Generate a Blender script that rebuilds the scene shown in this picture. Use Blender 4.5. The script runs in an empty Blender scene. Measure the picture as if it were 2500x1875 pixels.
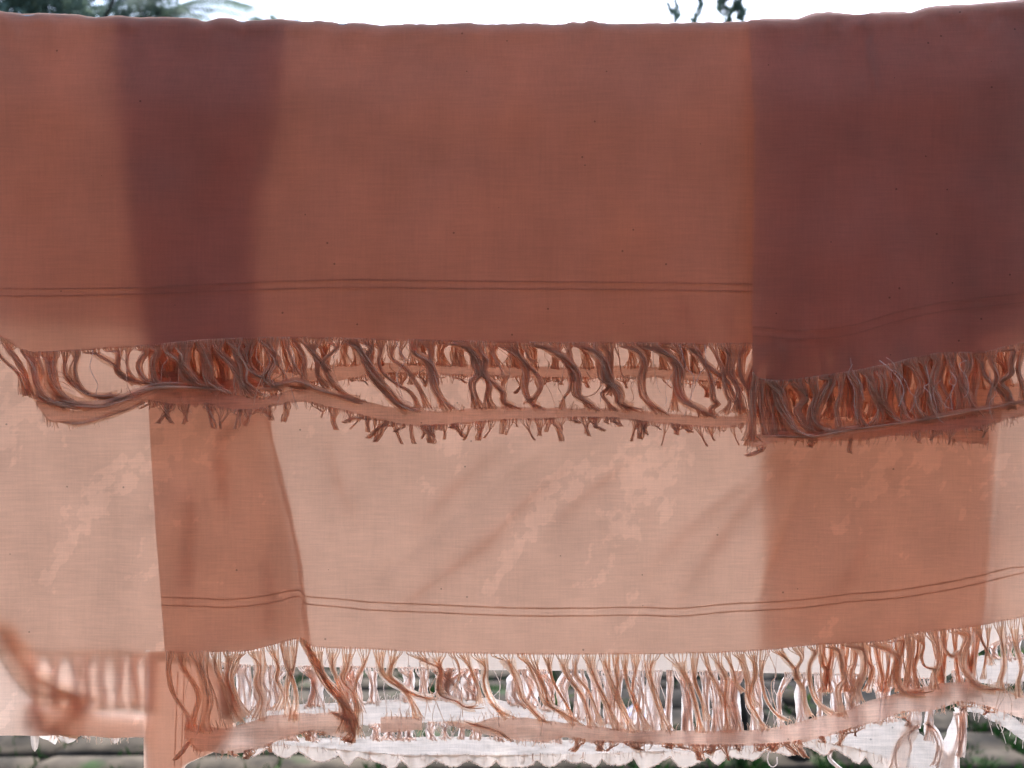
import bpy, math, random
from mathutils import Vector, noise, Matrix
C = bpy.context.scene
R = math.radians

# ------------------------------------------------------------------ camera, sky, sun
CZ = 1.55; FPX = 1889.0; Y0 = 0.80
cd = bpy.data.cameras.new('camera'); cam = bpy.data.objects.new('camera', cd)
C.collection.objects.link(cam); C.camera = cam
cam.location = (0, 0, CZ); cam.rotation_euler = (R(90), 0, 0)
cd.sensor_width = 36; cd.lens = 36 * FPX / 2500
cd.clip_start = 0.02; cd.clip_end = 2000
cd.dof.use_dof = True; cd.dof.focus_distance = 0.80; cd.dof.aperture_fstop = 4.8

SUN_EL, SUN_AZ = R(62), R(8)          # azimuth measured from +Y towards +X
sundir = Vector((math.sin(SUN_AZ)*math.cos(SUN_EL), math.cos(SUN_AZ)*math.cos(SUN_EL), math.sin(SUN_EL)))
w = bpy.data.worlds.new('World'); C.world = w; w.use_nodes = True
nt = w.node_tree; bg = nt.nodes['Background']
sky = nt.nodes.new('ShaderNodeTexSky'); sky.sky_type = 'NISHITA'; sky.sun_disc = False
sky.sun_elevation = SUN_EL; sky.sun_rotation = SUN_AZ
sky.air_density = 1.0; sky.dust_density = 3.0; sky.ozone_density = 1.0
nt.links.new(sky.outputs[0], bg.inputs[0]); bg.inputs[1].default_value = 0.15
sl = bpy.data.lights.new('sun', 'SUN'); sl.energy = 2.0; sl.angle = R(0.5); sl.color = (1, .95, .87)
so = bpy.data.objects.new('sun', sl); C.collection.objects.link(so)
so.rotation_euler = sundir.to_track_quat('Z', 'Y').to_euler(); so.location = (0, 3, 8)
C.view_settings.view_transform = 'Standard'; C.view_settings.look = 'None'
C.view_settings.gamma = 1; C.view_settings.use_curve_mapping = False
C.view_settings.exposure = 2.08
try:
    C.cycles.max_bounces = 24; C.cycles.diffuse_bounces = 8; C.cycles.transmission_bounces = 20
    C.cycles.transparent_max_bounces = 24; C.cycles.use_denoising = True
    C.cycles.sample_clamp_indirect = 8
except Exception:
    pass

# ------------------------------------------------------------------ helpers
def P(px, py, y):                      # a point of the place on the upright plane y
    return Vector(((px-1250)/FPX*y, y, CZ-(py-937.5)/FPX*y))
def lerp(a, b, t): return a+(b-a)*t
def smooth(t): t = max(0., min(1., t)); return t*t*(3-2*t)
def curve(pts):                        # piecewise smooth function through (x, y) pairs
    def f(x):
        if x <= pts[0][0]: return pts[0][1]
        for k in range(len(pts)-1):
            (a, b), (c, d) = pts[k], pts[k+1]
            if x <= c:
                t = (x-a)/(c-a); p = pts[k-1][1] if k else b; q = pts[k+2][1] if k+2 < len(pts) else d
                return 0.5*((2*b)+(d-p)*t+(2*p-5*b+4*d-q)*t*t+(3*b-p-3*d+q)*t*t*t)
        return pts[-1][1]
    return f
def n1(x, y=0., z=0.): return noise.noise(Vector((x, y, z)))
def tag(o, label=None, cat=None, group=None, kind=None):
    if label: o['label'] = label
    if cat: o['category'] = cat
    if group: o['group'] = group
    if kind: o['kind'] = kind
    return o
def empty(name, loc):
    o = bpy.data.objects.new(name, None); C.collection.objects.link(o); o.location = loc
    o.empty_display_size = .05
    return o
def root_off(p):
    v = Vector((0, 0, 0))
    while p: v += p.location; p = p.parent
    return v
def build(name, verts, faces, m, parent=None, smoothf=True):   # verts in world space
    off = root_off(parent)
    me = bpy.data.meshes.new(name); me.from_pydata([tuple(Vector(v)-off) for v in verts], [], faces)
    if smoothf: me.polygons.foreach_set('use_smooth', [True]*len(me.polygons))
    me.materials.append(m); me.update()
    o = bpy.data.objects.new(name, me); C.collection.objects.link(o)
    if parent: o.parent = parent
    return o

# ------------------------------------------------------------------ materials
def newmat(name):
    m = bpy.data.materials.new(name); m.use_nodes = True; m.node_tree.nodes.clear()
    return m, m.node_tree
def N(t, k, **kw):
    n = t.nodes.new('ShaderNode'+k)
    for a, b in kw.items(): setattr(n, a, b)
    return n
def cloth_mat(name, refl, trans, thru, weave=.16, stain=.10, sunfleck=0., hz=1.):
    m, t = newmat(name); L = t.links.new
    tc = N(t, 'TexCoord')
    def nz(sx, sy, sz, det=2):
        mp = N(t, 'Mapping'); mp.inputs['Scale'].default_value = (sx, sy, sz)
        L(tc.outputs['Object'], mp.inputs[0]); n = N(t, 'TexNoise'); n.inputs['Scale'].default_value = 1
        n.inputs['Detail'].default_value = det; L(mp.outputs[0], n.inputs['Vector']); return n.outputs['Fac']
    def mth(op, a, b):
        n = N(t, 'Math', operation=op)
        for i, v in enumerate((a, b)):
            if isinstance(v, (int, float)): n.inputs[i].default_value = v
            else: L(v, n.inputs[i])
        return n.outputs[0]
    h = nz(35, 35, 620); v = nz(620, 620, 25); s = nz(22, 22, 16, 4); fine = nz(900, 900, 900, 1)
    # factor = 1 + weave*((h-.5)+(v-.5)*.7+(fine-.5)*.8) + stain*(s-.5)
    f = mth('ADD', mth('MULTIPLY', mth('SUBTRACT', h, .5), weave*1.3*hz), mth('MULTIPLY', mth('SUBTRACT', v, .5), weave))
    f = mth('ADD', f, mth('MULTIPLY', mth('SUBTRACT', fine, .5), weave*.8))
    f = mth('ADD', f, mth('MULTIPLY', mth('SUBTRACT', s, .5), stain*2))
    f = mth('ADD', f, 1.0)
    # lint and seed specks in the yarn
    vo = N(t, 'TexVoronoi'); vo.inputs['Scale'].default_value = 42
    L(tc.outputs['Object'], vo.inputs['Vector'])
    sp = mth('LESS_THAN', vo.outputs['Distance'], .045); spf = mth('SUBTRACT', 1.0, mth('MULTIPLY', sp, .45))
    f = mth('MULTIPLY', f, spf)
    if sunfleck:                            # crisp sun flecks painted into the cloth colour, running in slanting trails
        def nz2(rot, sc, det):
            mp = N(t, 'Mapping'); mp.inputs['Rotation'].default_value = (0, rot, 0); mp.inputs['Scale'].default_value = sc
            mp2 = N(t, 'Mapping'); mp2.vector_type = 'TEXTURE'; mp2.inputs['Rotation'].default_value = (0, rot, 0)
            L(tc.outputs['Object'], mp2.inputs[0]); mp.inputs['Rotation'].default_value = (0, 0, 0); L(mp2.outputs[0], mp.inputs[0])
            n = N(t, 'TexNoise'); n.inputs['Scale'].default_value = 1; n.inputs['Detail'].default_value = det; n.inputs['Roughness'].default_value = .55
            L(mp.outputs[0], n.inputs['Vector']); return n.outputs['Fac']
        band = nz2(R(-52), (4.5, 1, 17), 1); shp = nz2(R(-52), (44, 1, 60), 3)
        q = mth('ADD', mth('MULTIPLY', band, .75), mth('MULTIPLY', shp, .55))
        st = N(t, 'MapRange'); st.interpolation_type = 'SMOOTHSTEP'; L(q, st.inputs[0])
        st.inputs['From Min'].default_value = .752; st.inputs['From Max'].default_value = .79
        f = mth('MULTIPLY', f, mth('ADD', 1.0, mth('MULTIPLY', st.outputs[0], sunfleck)))
    def colr(c):
        n = N(t, 'VectorMath', operation='SCALE'); n.inputs[0].default_value = c; L(f, n.inputs['Scale']); return n.outputs[0]
    d = N(t, 'BsdfDiffuse'); L(colr(refl), d.inputs[0])
    tr = N(t, 'BsdfTranslucent'); L(colr(trans), tr.inputs[0])
    tp = N(t, 'BsdfTransparent'); L(colr(thru), tp.inputs[0])
    a1 = N(t, 'AddShader'); a2 = N(t, 'AddShader'); o = N(t, 'OutputMaterial')
    L(d.outputs[0], a1.inputs[0]); L(tr.outputs[0], a1.inputs[1])
    L(a1.outputs[0], a2.inputs[0]); L(tp.outputs[0], a2.inputs[1]); L(a2.outputs[0], o.inputs[0])
    return m
PINK_R, PINK_T = (.19, .137, .115), (.540, .371, .288)
M_front = cloth_mat('peach_cotton', PINK_R, PINK_T, (.06, .04, .035), weave=.14, stain=.15)
M_sunfleck = cloth_mat('sunflecked_peach_cotton', PINK_R, PINK_T, (.06, .04, .035), weave=.14, stain=.16, sunfleck=.12, hz=1.5)  # peach cotton with bright sun flecks painted in
M_band = cloth_mat('frayed_band_cotton', (.20, .14, .12), (.52, .37, .30), (.10, .075, .06), weave=.30, hz=1.6, stain=.3)
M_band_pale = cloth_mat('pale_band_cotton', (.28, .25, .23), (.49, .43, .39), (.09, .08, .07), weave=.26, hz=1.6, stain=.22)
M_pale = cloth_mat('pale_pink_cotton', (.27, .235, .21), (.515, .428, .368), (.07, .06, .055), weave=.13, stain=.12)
M_stripe = cloth_mat('hem_yarn', (.17, .12, .10), (.51, .355, .275), (.02, .015, .01), weave=.2)
M_thread = cloth_mat('peach_yarn', (.17, .115, .085), (.73, .62, .54), (.07, .06, .05), weave=.25)
M_loose = cloth_mat('loose_peach_yarn', (.17, .12, .09), (.67, .58, .505), (.15, .13, .11), weave=.3)
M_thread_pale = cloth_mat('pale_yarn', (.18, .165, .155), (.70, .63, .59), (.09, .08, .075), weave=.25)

def solid_mat(name, c1, c2, scale=8, rough=.9, bump=.3, spec=.2, detail=6, extra=None):
    m, t = newmat(name); L = t.links.new
    tc = N(t, 'TexCoord'); n = N(t, 'TexNoise'); n.inputs['Scale'].default_value = scale; n.inputs['Detail'].default_value = detail
    L(tc.outputs['Object'], n.inputs['Vector'])
    cr = N(t, 'ValToRGB'); cr.color_ramp.elements[0].position = .35; cr.color_ramp.elements[1].position = .68
    cr.color_ramp.elements[0].color = (*c1, 1); cr.color_ramp.elements[1].color = (*c2, 1); L(n.outputs['Fac'], cr.inputs[0])
    col = cr.outputs[0]
    oi = N(t, 'ObjectInfo'); hs = N(t, 'HueSaturation'); L(col, hs.inputs['Color'])
    mr = N(t, 'MapRange'); mr.inputs['To Min'].default_value = .75; mr.inputs['To Max'].default_value = 1.25
    L(oi.outputs['Random'], mr.inputs[0]); L(mr.outputs[0], hs.inputs['Value']); col = hs.outputs[0]
    if extra:                           # a second colour growing in patches (lichen, moss)
        n2 = N(t, 'TexNoise'); n2.inputs['Scale'].default_value = extra[1]; n2.inputs['Detail'].default_value = 5
        ge = N(t, 'NewGeometry'); L(ge.outputs['Position'], n2.inputs['Vector'])
        r2 = N(t, 'ValToRGB'); r2.color_ramp.elements[0].position = extra[2]; r2.color_ramp.elements[1].position = extra[2]+.08
        L(n2.outputs['Fac'], r2.inputs[0]); mx = N(t, 'MixRGB'); L(r2.outputs[0], mx.inputs[0]); L(col, mx.inputs[1])
        mx.inputs[2].default_value = (*extra[0], 1); col = mx.outputs[0]
    b = N(t, 'BsdfPrincipled'); b.inputs['Roughness'].default_value = rough; b.inputs['Specular IOR Level'].default_value = spec
    L(col, b.inputs['Base Color'])
    bp = N(t, 'Bump'); bp.inputs['Strength'].default_value = bump; bp.inputs['Distance'].default_value = .01
    L(n.outputs['Fac'], bp.inputs['Height']); L(bp.outputs[0], b.inputs['Normal'])
    o = N(t, 'OutputMaterial'); L(b.outputs[0], o.inputs[0])
    return m
def leaf_mat(name, c1, c2, tr):
    m, t = newmat(name); L = t.links.new
    ge = N(t, 'NewGeometry'); n = N(t, 'TexNoise'); n.inputs['Scale'].default_value = 3.5
    L(ge.outputs['Position'], n.inputs['Vector'])
    mx = N(t, 'MixRGB'); L(n.outputs['Fac'], mx.inputs[0]); mx.inputs[1].default_value = (*c1, 1); mx.inputs[2].default_value = (*c2, 1)
    d = N(t, 'BsdfPrincipled'); L(mx.outputs[0], d.inputs['Base Color']); d.inputs['Roughness'].default_value = .85; d.inputs['Specular IOR Level'].default_value = .15
    tl = N(t, 'BsdfTranslucent'); tl.inputs[0].default_value = (*tr, 1)
    ms = N(t, 'MixShader'); ms.inputs[0].default_value = .35; o = N(t, 'OutputMaterial')
    L(d.outputs[0], ms.inputs[1]); L(tl.outputs[0], ms.inputs[2]); L(ms.outputs[0], o.inputs[0])
    return m
M_leaf_far = leaf_mat('hazy_leaf_green', (.08, .125, .105), (.13, .175, .15), (.16, .23, .18))  # glare haze painted into the leaf colour, paler and bluer
M_leaf = leaf_mat('leaf_green', (.03, .07, .03), (.07, .13, .05), (.10, .22, .06))
M_blade = leaf_mat('weed_blade', (.05, .09, .02), (.08, .12, .03), (.07, .12, .03))
M_grass = leaf_mat('grass_green', (.010, .035, .010), (.022, .06, .014), (.015, .05, .01))
M_bark = solid_mat('bark', (.012, .010, .008), (.035, .028, .022), 18, .95, .8)
M_stone = solid_mat('grey_stone', (.022, .019, .015), (.080, .066, .051), 7, .95, .5, extra=((.03, .05, .02), 4.0, .60))
M_soil = solid_mat('soil', (.012, .010, .008), (.03, .026, .02), 14, 1, .8, extra=((.03, .05, .02), 4.0, .52))
M_line = solid_mat('nylon_line', (.5, .5, .5), (.6, .6, .6), 90, .6, .1)
M_unseen_plaster = solid_mat('unseen_wall_plaster', (.13, .12, .13), (.17, .16, .17), 5, .95, .1)
M_dark = solid_mat('unseen_roof_timber', (.06, .045, .035), (.11, .085, .065), 10, .8, .3)
M_lilac = solid_mat('lilac_film', (.55, .50, .75), (.85, .82, .90), 30, .35, .4, .5)

# ------------------------------------------------------------------ the washing: shared shape
crest = curve([(-300, 8), (0, 26), (60, 33), (100, 31), (190, 35), (235, 41), (285, 38), (340, 42), (420, 41), (480, 45),
               (500, 52), (530, 45), (565, 44), (585, 52), (640, 48), (690, 47), (740, 52), (790, 50), (830, 56), (870, 55),
               (940, 61), (990, 58), (1050, 59), (1130, 55), (1200, 58), (1290, 56), (1370, 59), (1395, 52), (1420, 55),
               (1440, 49), (1470, 56), (1520, 57), (1640, 56), (1720, 54), (1820, 52), (1860, 50), (1945, 49), (1980, 40), (2020, 34), (2070, 37), (2130, 35), (2225, 33), (2270, 21), (2350, 16), (2420, 11), (2500, 4), (2600, -3), (2800, -15)])
crestB = curve([(1800, 52), (1836, 48), (1890, 44), (1945, 46), (1980, 34), (2020, 29), (2070, 33), (2105, 35), (2130, 30),
                (2200, 28), (2225, 29), (2270, 15), (2350, 11), (2420, 6), (2500, -2), (2600, -8), (2800, -20)])
_c0, _b0 = crest, crestB
crest = lambda x: _c0(x)+2.2*n1(x/17, 3.3)+1.6*abs(n1(x/41, 8.1))
crestB = lambda x: _b0(x)+1.8*n1(x/19, 6.3)
def drape(px, py):                      # the waves all the layers share, metres towards +Y
    k = smooth((py-40)/500)
    a = .011*n1(px/330, py/900, 3.1)*k + .0045*n1(px/120, py/420, 9.7)*k
    kc = math.exp(-max(0, py-45)/70.); a += kc*(.0028*n1(px/34, py/60, 2.2)+.0022*(.3-abs(n1(px/26, py/50+px/90, 7.2))))
    kl = smooth((py-600)/400); a += kl*(.0030*(abs(n1((px+py*.7)/170, (py-px*.7)/260, 6.6))-.25)+.0016*(abs(n1((px-py*.4)/75, (py+px*.5)/150, 1.6))-.25))
    a += .0025*n1((px+py*.8)/150, (px-py*.8)/700, 5.5)*smooth((py-850)/200)
    # diagonal creases pulled through the lower half
    for (x0, y0, x1, y1, wd, am) in ((1840, 1480, 2010, 1050, 16, .0022), (1700, 1260, 1900, 1100, 12, .0014),
                                     (930, 1400, 1330, 1090, 14, .0014), (1560, 1500, 1720, 1330, 10, .0012),
                                     (2400, 1500, 2445, 1010, 9, .0022), (790, 1080, 830, 1330, 14, .0013)):
        dx, dy = x1-x0, y1-y0; ll = math.hypot(dx, dy)
        s = ((px-x0)*dx+(py-y0)*dy)/ll; q = ((px-x0)*dy-(py-y0)*dx)/ll + 5*n1(s/60, x0)
        if -40 < s < ll+40: a += 1.9*am*math.exp(-(q/wd)**2)*smooth((s+40)/80)*smooth((ll+40-s)/80)
    return a
class Sheet:
    """one flap of a towel: outline curves in the picture's proportions, hung at its own distance"""
    def __init__(s, off, top, left, right, bottom, seed, own=.0007, hem=None):
        s.off, s.top, s.left, s.right, s.bottom, s.seed, s.own = off, top, left, right, bottom, seed, own
    def depth(s, px, py):
        t = (py-s.top(px))/FPX*Y0; r = .012
        g = 1 if t >= r else math.sqrt(max(0, 1-(1-max(t, 0)/r)**2))
        g *= .45+.55*smooth(t/.10)
        return Y0 + s.off*g + drape(px, py) + s.own*n1(px/70, py/110, s.seed)*min(1, max(0, t)/.02)
    def pt(s, px, py, dy=0): return P(px, py, s.depth(px, py)+dy)
    def mesh(s, name, m, parent, nu, nv):
        vs, fs = [], []
        for j in range(nv+1):
            v = (j/nv); v = v*v*.35+v*.65
            for i in range(nu+1):
                u = i/nu
                # left and right selvedges may slant
                py = 0; px = 0
                px = lerp(s.left(0), s.right(0), u)
                for _ in range(4):
                    py = lerp(s.top(px), s.bottom(px), v); px = lerp(s.left(py), s.right(py), u)
                vs.append(s.pt(px, py))
        for j in range(nv):
            for i in range(nu):
                a = j*(nu+1)+i; fs.append((a, a+1, a+nu+2, a+nu+1))
        return build(name, vs, fs, m, parent)

def tube(vs, fs, path, r, sides=4, r1=None):
    n = len(path); b0 = len(vs)
    for k, p in enumerate(path):
        d = (path[min(k+1, n-1)]-path[max(k-1, 0)])
        if d.length < 1e-9: d = Vector((0, 0, -1))
        d.normalize(); a = d.cross(Vector((0, 1, 0)))
        if a.length < 1e-3: a = Vector((1, 0, 0))
        a.normalize(); b = d.cross(a); rr = r if r1 is None else lerp(r, r1, k/(n-1))
        for q in range(sides):
            an = 2*math.pi*q/sides; vs.append(p+a*math.cos(an)*rr+b*math.sin(an)*rr)
    for k in range(n-1):
        for q in range(sides):
            i = b0+k*sides+q; j = b0+k*sides+(q+1) % sides; fs.append((i, j, j+sides, i+sides))
def spline(pts, n):                     # Catmull-Rom through 2-D points, n samples
    out = []; m = len(pts)-1
    seg = [math.hypot(pts[k+1][0]-pts[k][0], pts[k+1][1]-pts[k][1])+1e-6 for k in range(m)]; tot = sum(seg)
    for q in range(n):
        s = tot*q/(n-1); k = 0
        while k < m-1 and s > seg[k]: s -= seg[k]; k += 1
        t = min(1, s/seg[k]); p0 = pts[max(k-1, 0)]; p1 = pts[k]; p2 = pts[k+1]; p3 = pts[min(k+2, m)]
        out.append(tuple(0.5*(2*p1[c]+(p2[c]-p0[c])*t+(2*p0[c]-5*p1[c]+4*p2[c]-p3[c])*t*t+(3*p1[c]-p0[c]-3*p2[c]+p3[c])*t**3) for c in (0, 1)))
    return out
PXM = Y0/FPX                            # metres per picture unit at the line
def tassel(parent, sheet, fan, pts, t, m, rnd, edge=None, endfan=10, lift=0., nmax=16, name='tassel', loose=1.0, rad=None):
    """warp threads leave the edge across fan=(x0,x1), gather into a cord of width t and spread out at the end"""
    t = t*1.18; wv_ = rnd.uniform(0, 99)
    pts = [(x+(2.5+t*.12)*n1(y/30, wv_)*(1 if k_ < len(pts)-1 else 0), y) for k_, (x, y) in enumerate(pts)]
    n = max(3, min(nmax, int(t*.28+abs(fan[1]-fan[0])/6)))
    r = (1.15 if rad is None else rad)*PXM*(1.0+.08*t/2)
    vs, fs = [], []
    lead = 5 if edge else 0
    for i in range(n):
        u = (i+.5)/n; xs = lerp(fan[0], fan[1], u)+rnd.uniform(-1.5, 1.5)
        ph = rnd.uniform(0, 6.28); rr = math.sqrt(rnd.random())*.5*t; tw = rnd.uniform(.5, 1.2)*3
        kf = rnd.uniform(.75, 1.15)
        path2 = []
        if edge: path2 += [(xs, edge(xs)-4), (xs+rnd.uniform(-1, 1), edge(xs)+5)]
        body = pts if not edge else pts
        for q, (x, y) in enumerate(body):
            e = (u-.5)*2
            w_ = 1.0 if q < len(body)-1 else 0
            path2.append((x+e*t*.32*loose, y+e*t*.08))
        path2[-1] = (path2[-1][0]+(u-.5)*2*endfan*kf, path2[-1][1]+rnd.uniform(-1, 1)*endfan*.25)
        ns = min(26, 5+3*len(path2)); sp = spline(path2, ns); p3 = []
        for q, (x, y) in enumerate(sp):
            s_ = q/(ns-1); env = smooth(s_*3.5)*smooth((1-s_)*4+.15)
            x += math.cos(ph+tw*s_*2)*rr*env*.8 + .8*n1(q*.5, i*3.1, ph)*env
            p3.append(P(x, y, sheet.depth(x, y)+lift+math.sin(ph+tw*s_*2)*rr*PXM*env*.5))
        tube(vs, fs, p3, r*rnd.uniform(.8, 1.15), 4, r*.85)
    if t >= 5 and len(pts) > 1:         # the flat web of fibres that holds the cord together
        cx = (fan[0]+fan[1])/2; c0 = [(cx, (edge(cx)-3) if edge else pts[0][1]-2)]+list(pts); ns = 8*len(c0); sp = spline(c0, ns)
        hf = abs(fan[1]-fan[0])*.46; a0 = rnd.uniform(.04, .16) if edge else 0; b0_ = len(vs); ph = rnd.uniform(0, 6.28); cols = 5
        for q in range(ns):
            s_ = lerp(a0, .97, q/(ns-1)); k = s_*(ns-1); k0 = min(int(k), ns-2); f_ = k-k0
            x = lerp(sp[k0][0], sp[k0+1][0], f_); y = lerp(sp[k0][1], sp[k0+1][1], f_)
            tx, ty = sp[k0+1][0]-sp[k0][0], sp[k0+1][1]-sp[k0][1]; l_ = math.hypot(tx, ty)+1e-6; nx_, ny_ = -ty/l_, tx/l_
            st = smooth(s_/.34); en = smooth((s_-.80)/.2)
            hw = lerp(lerp(hf*.85, t*.54, st), max(t*.3, endfan*.8), en)*(1+.22*n1(s_*7, ph, t))
            if edge: nx_, ny_ = (lerp(-1, nx_, smooth(s_/.3)), lerp(0, ny_, smooth(s_/.3)))
            for i in range(cols):
                u = i/(cols-1)*2-1
                X, Y = x+nx_*u*hw, y+ny_*u*hw; vs.append(P(X, Y, sheet.depth(X, Y)+lift+PXM*(.22*hw*math.sin(u*2.6+ph+s_*3)+1.0*n1(u*2, s_*9, ph))))
        for q in range(ns-1):
            for i in range(cols-1): a = b0_+q*cols+i; fs.append((a, a+1, a+cols+1, a+cols))
    return build(name, vs, fs, m, parent)
def loose_thread(parent, sheet, pts, m, r=.8, lift=0, name='loose_thread'):
    vs, fs = [], []; sp = spline(pts, 8*len(pts)); tube(vs, fs, [P(x, y, sheet.depth(x, y)+lift) for x, y in sp], r*PXM, 4)
    return build(name, vs, fs, m, parent)
def ribbon(parent, sheet, path, m, lift=0., name='woven_band', sub=6, nw=6, ragged=0, seed=0.):
    """a strip of cloth: path = [(x, top, bottom), ...]"""
    ft = curve([(p[0], p[1]) for p in path]); fb = curve([(p[0], p[2]) for p in path])
    x0, x1 = path[0][0], path[-1][0]; n = int((x1-x0)/sub); vs, fs = [], []
    for i in range(n+1):
        x = lerp(x0, x1, i/n); a, b = ft(x), fb(x)
        a += 1.2*n1(x/9, seed)+4*n1(x/42, seed+2); b += 1.6*n1(x/7, seed+4)+5*n1(x/33, seed+9)
        for j in range(nw+1):
            y = lerp(a, b, j/nw)
            xx = x+3*n1(y/20, x/60, seed)
            vs.append(P(xx, y, sheet.depth(x, y)+lift+.0012*n1(x/25, y/9, seed+7)))
    for i in range(n):
        for j in range(nw):
            a = i*(nw+1)+j; fs.append((a, a+1, a+nw+2, a+nw+1))
    o = build(name, vs, fs, m, parent)
    fv, ff = [], []; rq = random.Random(int(seed*10)+7)   # short frayed thread ends along both edges
    for i in range(int((x1-x0)/4.2)):
        for (f, sg) in ((ft, -1), (fb, 1)):
            if rq.random() < .55:
                x = lerp(x0, x1, rq.random()); y = f(x); l_ = rq.uniform(4, 20); dx = rq.uniform(-8, 8)
                tube(fv, ff, [P(xx, yy, sheet.depth(xx, yy)+lift-.0003) for xx, yy in ((x, y-sg*6), (x+dx*.3, y+sg*l_*.5), (x+dx, y+sg*l_))], .75*PXM, 3)
    tag(build('frayed_threads', fv, ff, M_thread_pale if 'pale' in m.name else M_thread, o), kind='stuff')
    return o, ft, fb
def band_tips(parent, sheet, fb, x0, x1, m, rnd, step=(16, 34), ln=(16, 48), lift=0., lean=18, t=(5, 12), dens=1.0):
    x = x0; step = (step[0]*.55, step[1]*1.15); ln = (ln[0]*.45, ln[1]*1.15); t = (t[0]*.5, t[1]*.95)
    while x < x1:
        st = rnd.uniform(*step); l_ = rnd.uniform(*ln)
        if rnd.random() < dens:
            wv = st*rnd.uniform(.6, 1.0); le = rnd.uniform(-lean, lean)+ (6 if rnd.random() < .6 else -6)
            tt = rnd.uniform(*t); y = fb(x+wv/2)
            tassel(parent, sheet, (x, x+wv), [(x+wv/2+le*.4, y+l_*.55), (x+wv/2+le, y+l_)], tt, m, rnd,
                   edge=lambda q: fb(q)-1, endfan=tt*.35, lift=lift, nmax=10, name='fringe_tip')
        x += st
def stripe(parent, sheet, f, x0, x1, m, lift, wd=3.2):
    vs, fs = [], []; n = int((x1-x0)/5)
    for i in range(n+1):
        x = lerp(x0, x1, i/n); y = f(x)+1.0*n1(x/14, wd); hw = wd*(.38+.35*abs(n1(x/19, y/300, wd)))
        for q in (-hw, hw): vs.append(P(x, y+q, sheet.depth(x, y)+lift))
        if i: a = 2*i; fs.append((a-2, a-1, a+1, a))
    return build('hem_stripe', vs, fs, m, parent)
def widen(specs, gap=.8):               # let neighbouring fans share the edge between them
    specs = sorted(specs, key=lambda s: (s[0][0]+s[0][1])/2); out = []
    for k, s in enumerate(specs):
        a, b = s[0]
        if k and specs[k-1][0][1] < a: a -= (a-specs[k-1][0][1])*.45*gap
        if k < len(specs)-1 and specs[k+1][0][0] > b: b += (specs[k+1][0][0]-b)*.45*gap
        out.append(((max(a, s[0][0]-22), min(b, s[0][1]+22)),)+tuple(s[1:]))
    return out
const = lambda v: (lambda _: v)

# ------------------------------------------------------------------ added building behind the viewpoint, clothesline
LABEL_LINE = 'thin grey washing line hidden inside the folds along the top of the towels'
vs, fs = [], []
tube(vs, fs, [P(x, crest(x)+9+0*x, Y0) for x in range(-700, 3300, 40)], .0022, 8)
ln = build('washing_line', vs, fs, M_line); tag(ln, LABEL_LINE, 'washing line')

# ------------------------------------------------------------------ towels
rA = random.Random(11)
front_towel = empty('towel', P(1200, 60, Y0)); tag(front_towel, 'wide peach towel whose fringed front half crosses the picture at mid height', 'towel', 'fringed towels on the line')
inner_towel = empty('towel', P(1300, 64, Y0)); tag(inner_towel, 'peach towel whose long striped rear half hangs in the lower middle', 'towel', 'fringed towels on the line')
left_towel = empty('towel', P(200, 50, Y0)); tag(left_towel, 'pale towel at the far left with a plain lower edge and narrow striped corner', 'towel', 'fringed towels on the line')
right_towel = empty('towel', P(2200, 34, Y0)); tag(right_towel, 'dark towel folded over the right end, its left selvedge a straight upright edge', 'towel', 'fringed towels on the line')

# A: front flap of the wide towel ------------------------------------------------
botA = curve([(-200, 800), (0, 822), (62, 858), (100, 862), (180, 858), (250, 852), (350, 846), (500, 832), (700, 826),
              (900, 830), (1100, 834), (1300, 838), (1500, 839), (1700, 841), (1836, 842), (2100, 846), (2240, 840), (2640, 790)])
A = Sheet(-.0160, crest, const(-160), const(2640), botA, 1.3)
fA = A.mesh('front_flap', M_front, front_towel, 300, 120)
stripe(fA, A, curve([(-160, 690), (0, 704), (350, 702), (600, 690), (830, 683), (1200, 687), (1500, 689), (1840, 694), (2400, 700)]), -160, 2400, M_stripe, -.0006, 4)
stripe(fA, A, curve([(-160, 706), (0, 722), (350, 718), (600, 708), (830, 702), (1200, 705), (1500, 707), (1840, 711), (2400, 718)]), -160, 2400, M_stripe, -.0006, 4)
bandA, atop, abot = ribbon(front_towel, A, [(88, 958, 988), (118, 984, 1028), (160, 998, 1032), (200, 1000, 1030), (260, 985, 1017),
    (300, 966, 1002), (350, 952, 982), (400, 942, 988), (450, 952, 992), (500, 948, 988), (560, 960, 1002), (620, 972, 1003),
    (680, 962, 990), (740, 944, 982), (800, 955, 997), (860, 972, 1010), (920, 986, 1027), (1000, 1000, 1041), (1080, 1003, 1040),
    (1160, 996, 1034), (1250, 992, 1027), (1330, 996, 1026), (1400, 996, 1022), (1500, 998, 1024), (1600, 1007, 1034),
    (1700, 1014, 1043), (1770, 1016, 1046), (1836, 1014, 1036), (1950, 1020, 1045), (2150, 1025, 1060), (2300, 1020, 1072), (2414, 1018, 1088)], M_band)
cord = lambda pts, t, n=10: tassel(bandA, A, (pts[0][0]-2, pts[0][0]+2), pts[1:], t, M_thread, rA, edge=None, endfan=3, lift=-.0016, nmax=n, name='edge_cord')
cord([(70, 965), (100, 968), (160, 985), (240, 992), (300, 975), (370, 950), (430, 945), (520, 950)], 20, 14)
cord([(118, 1024), (150, 1030), (200, 1034), (260, 1016), (310, 1000), (350, 982)], 12)
cord([(600, 955), (660, 948), (720, 930), (770, 950), (820, 965), (880, 985)], 14)
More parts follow.
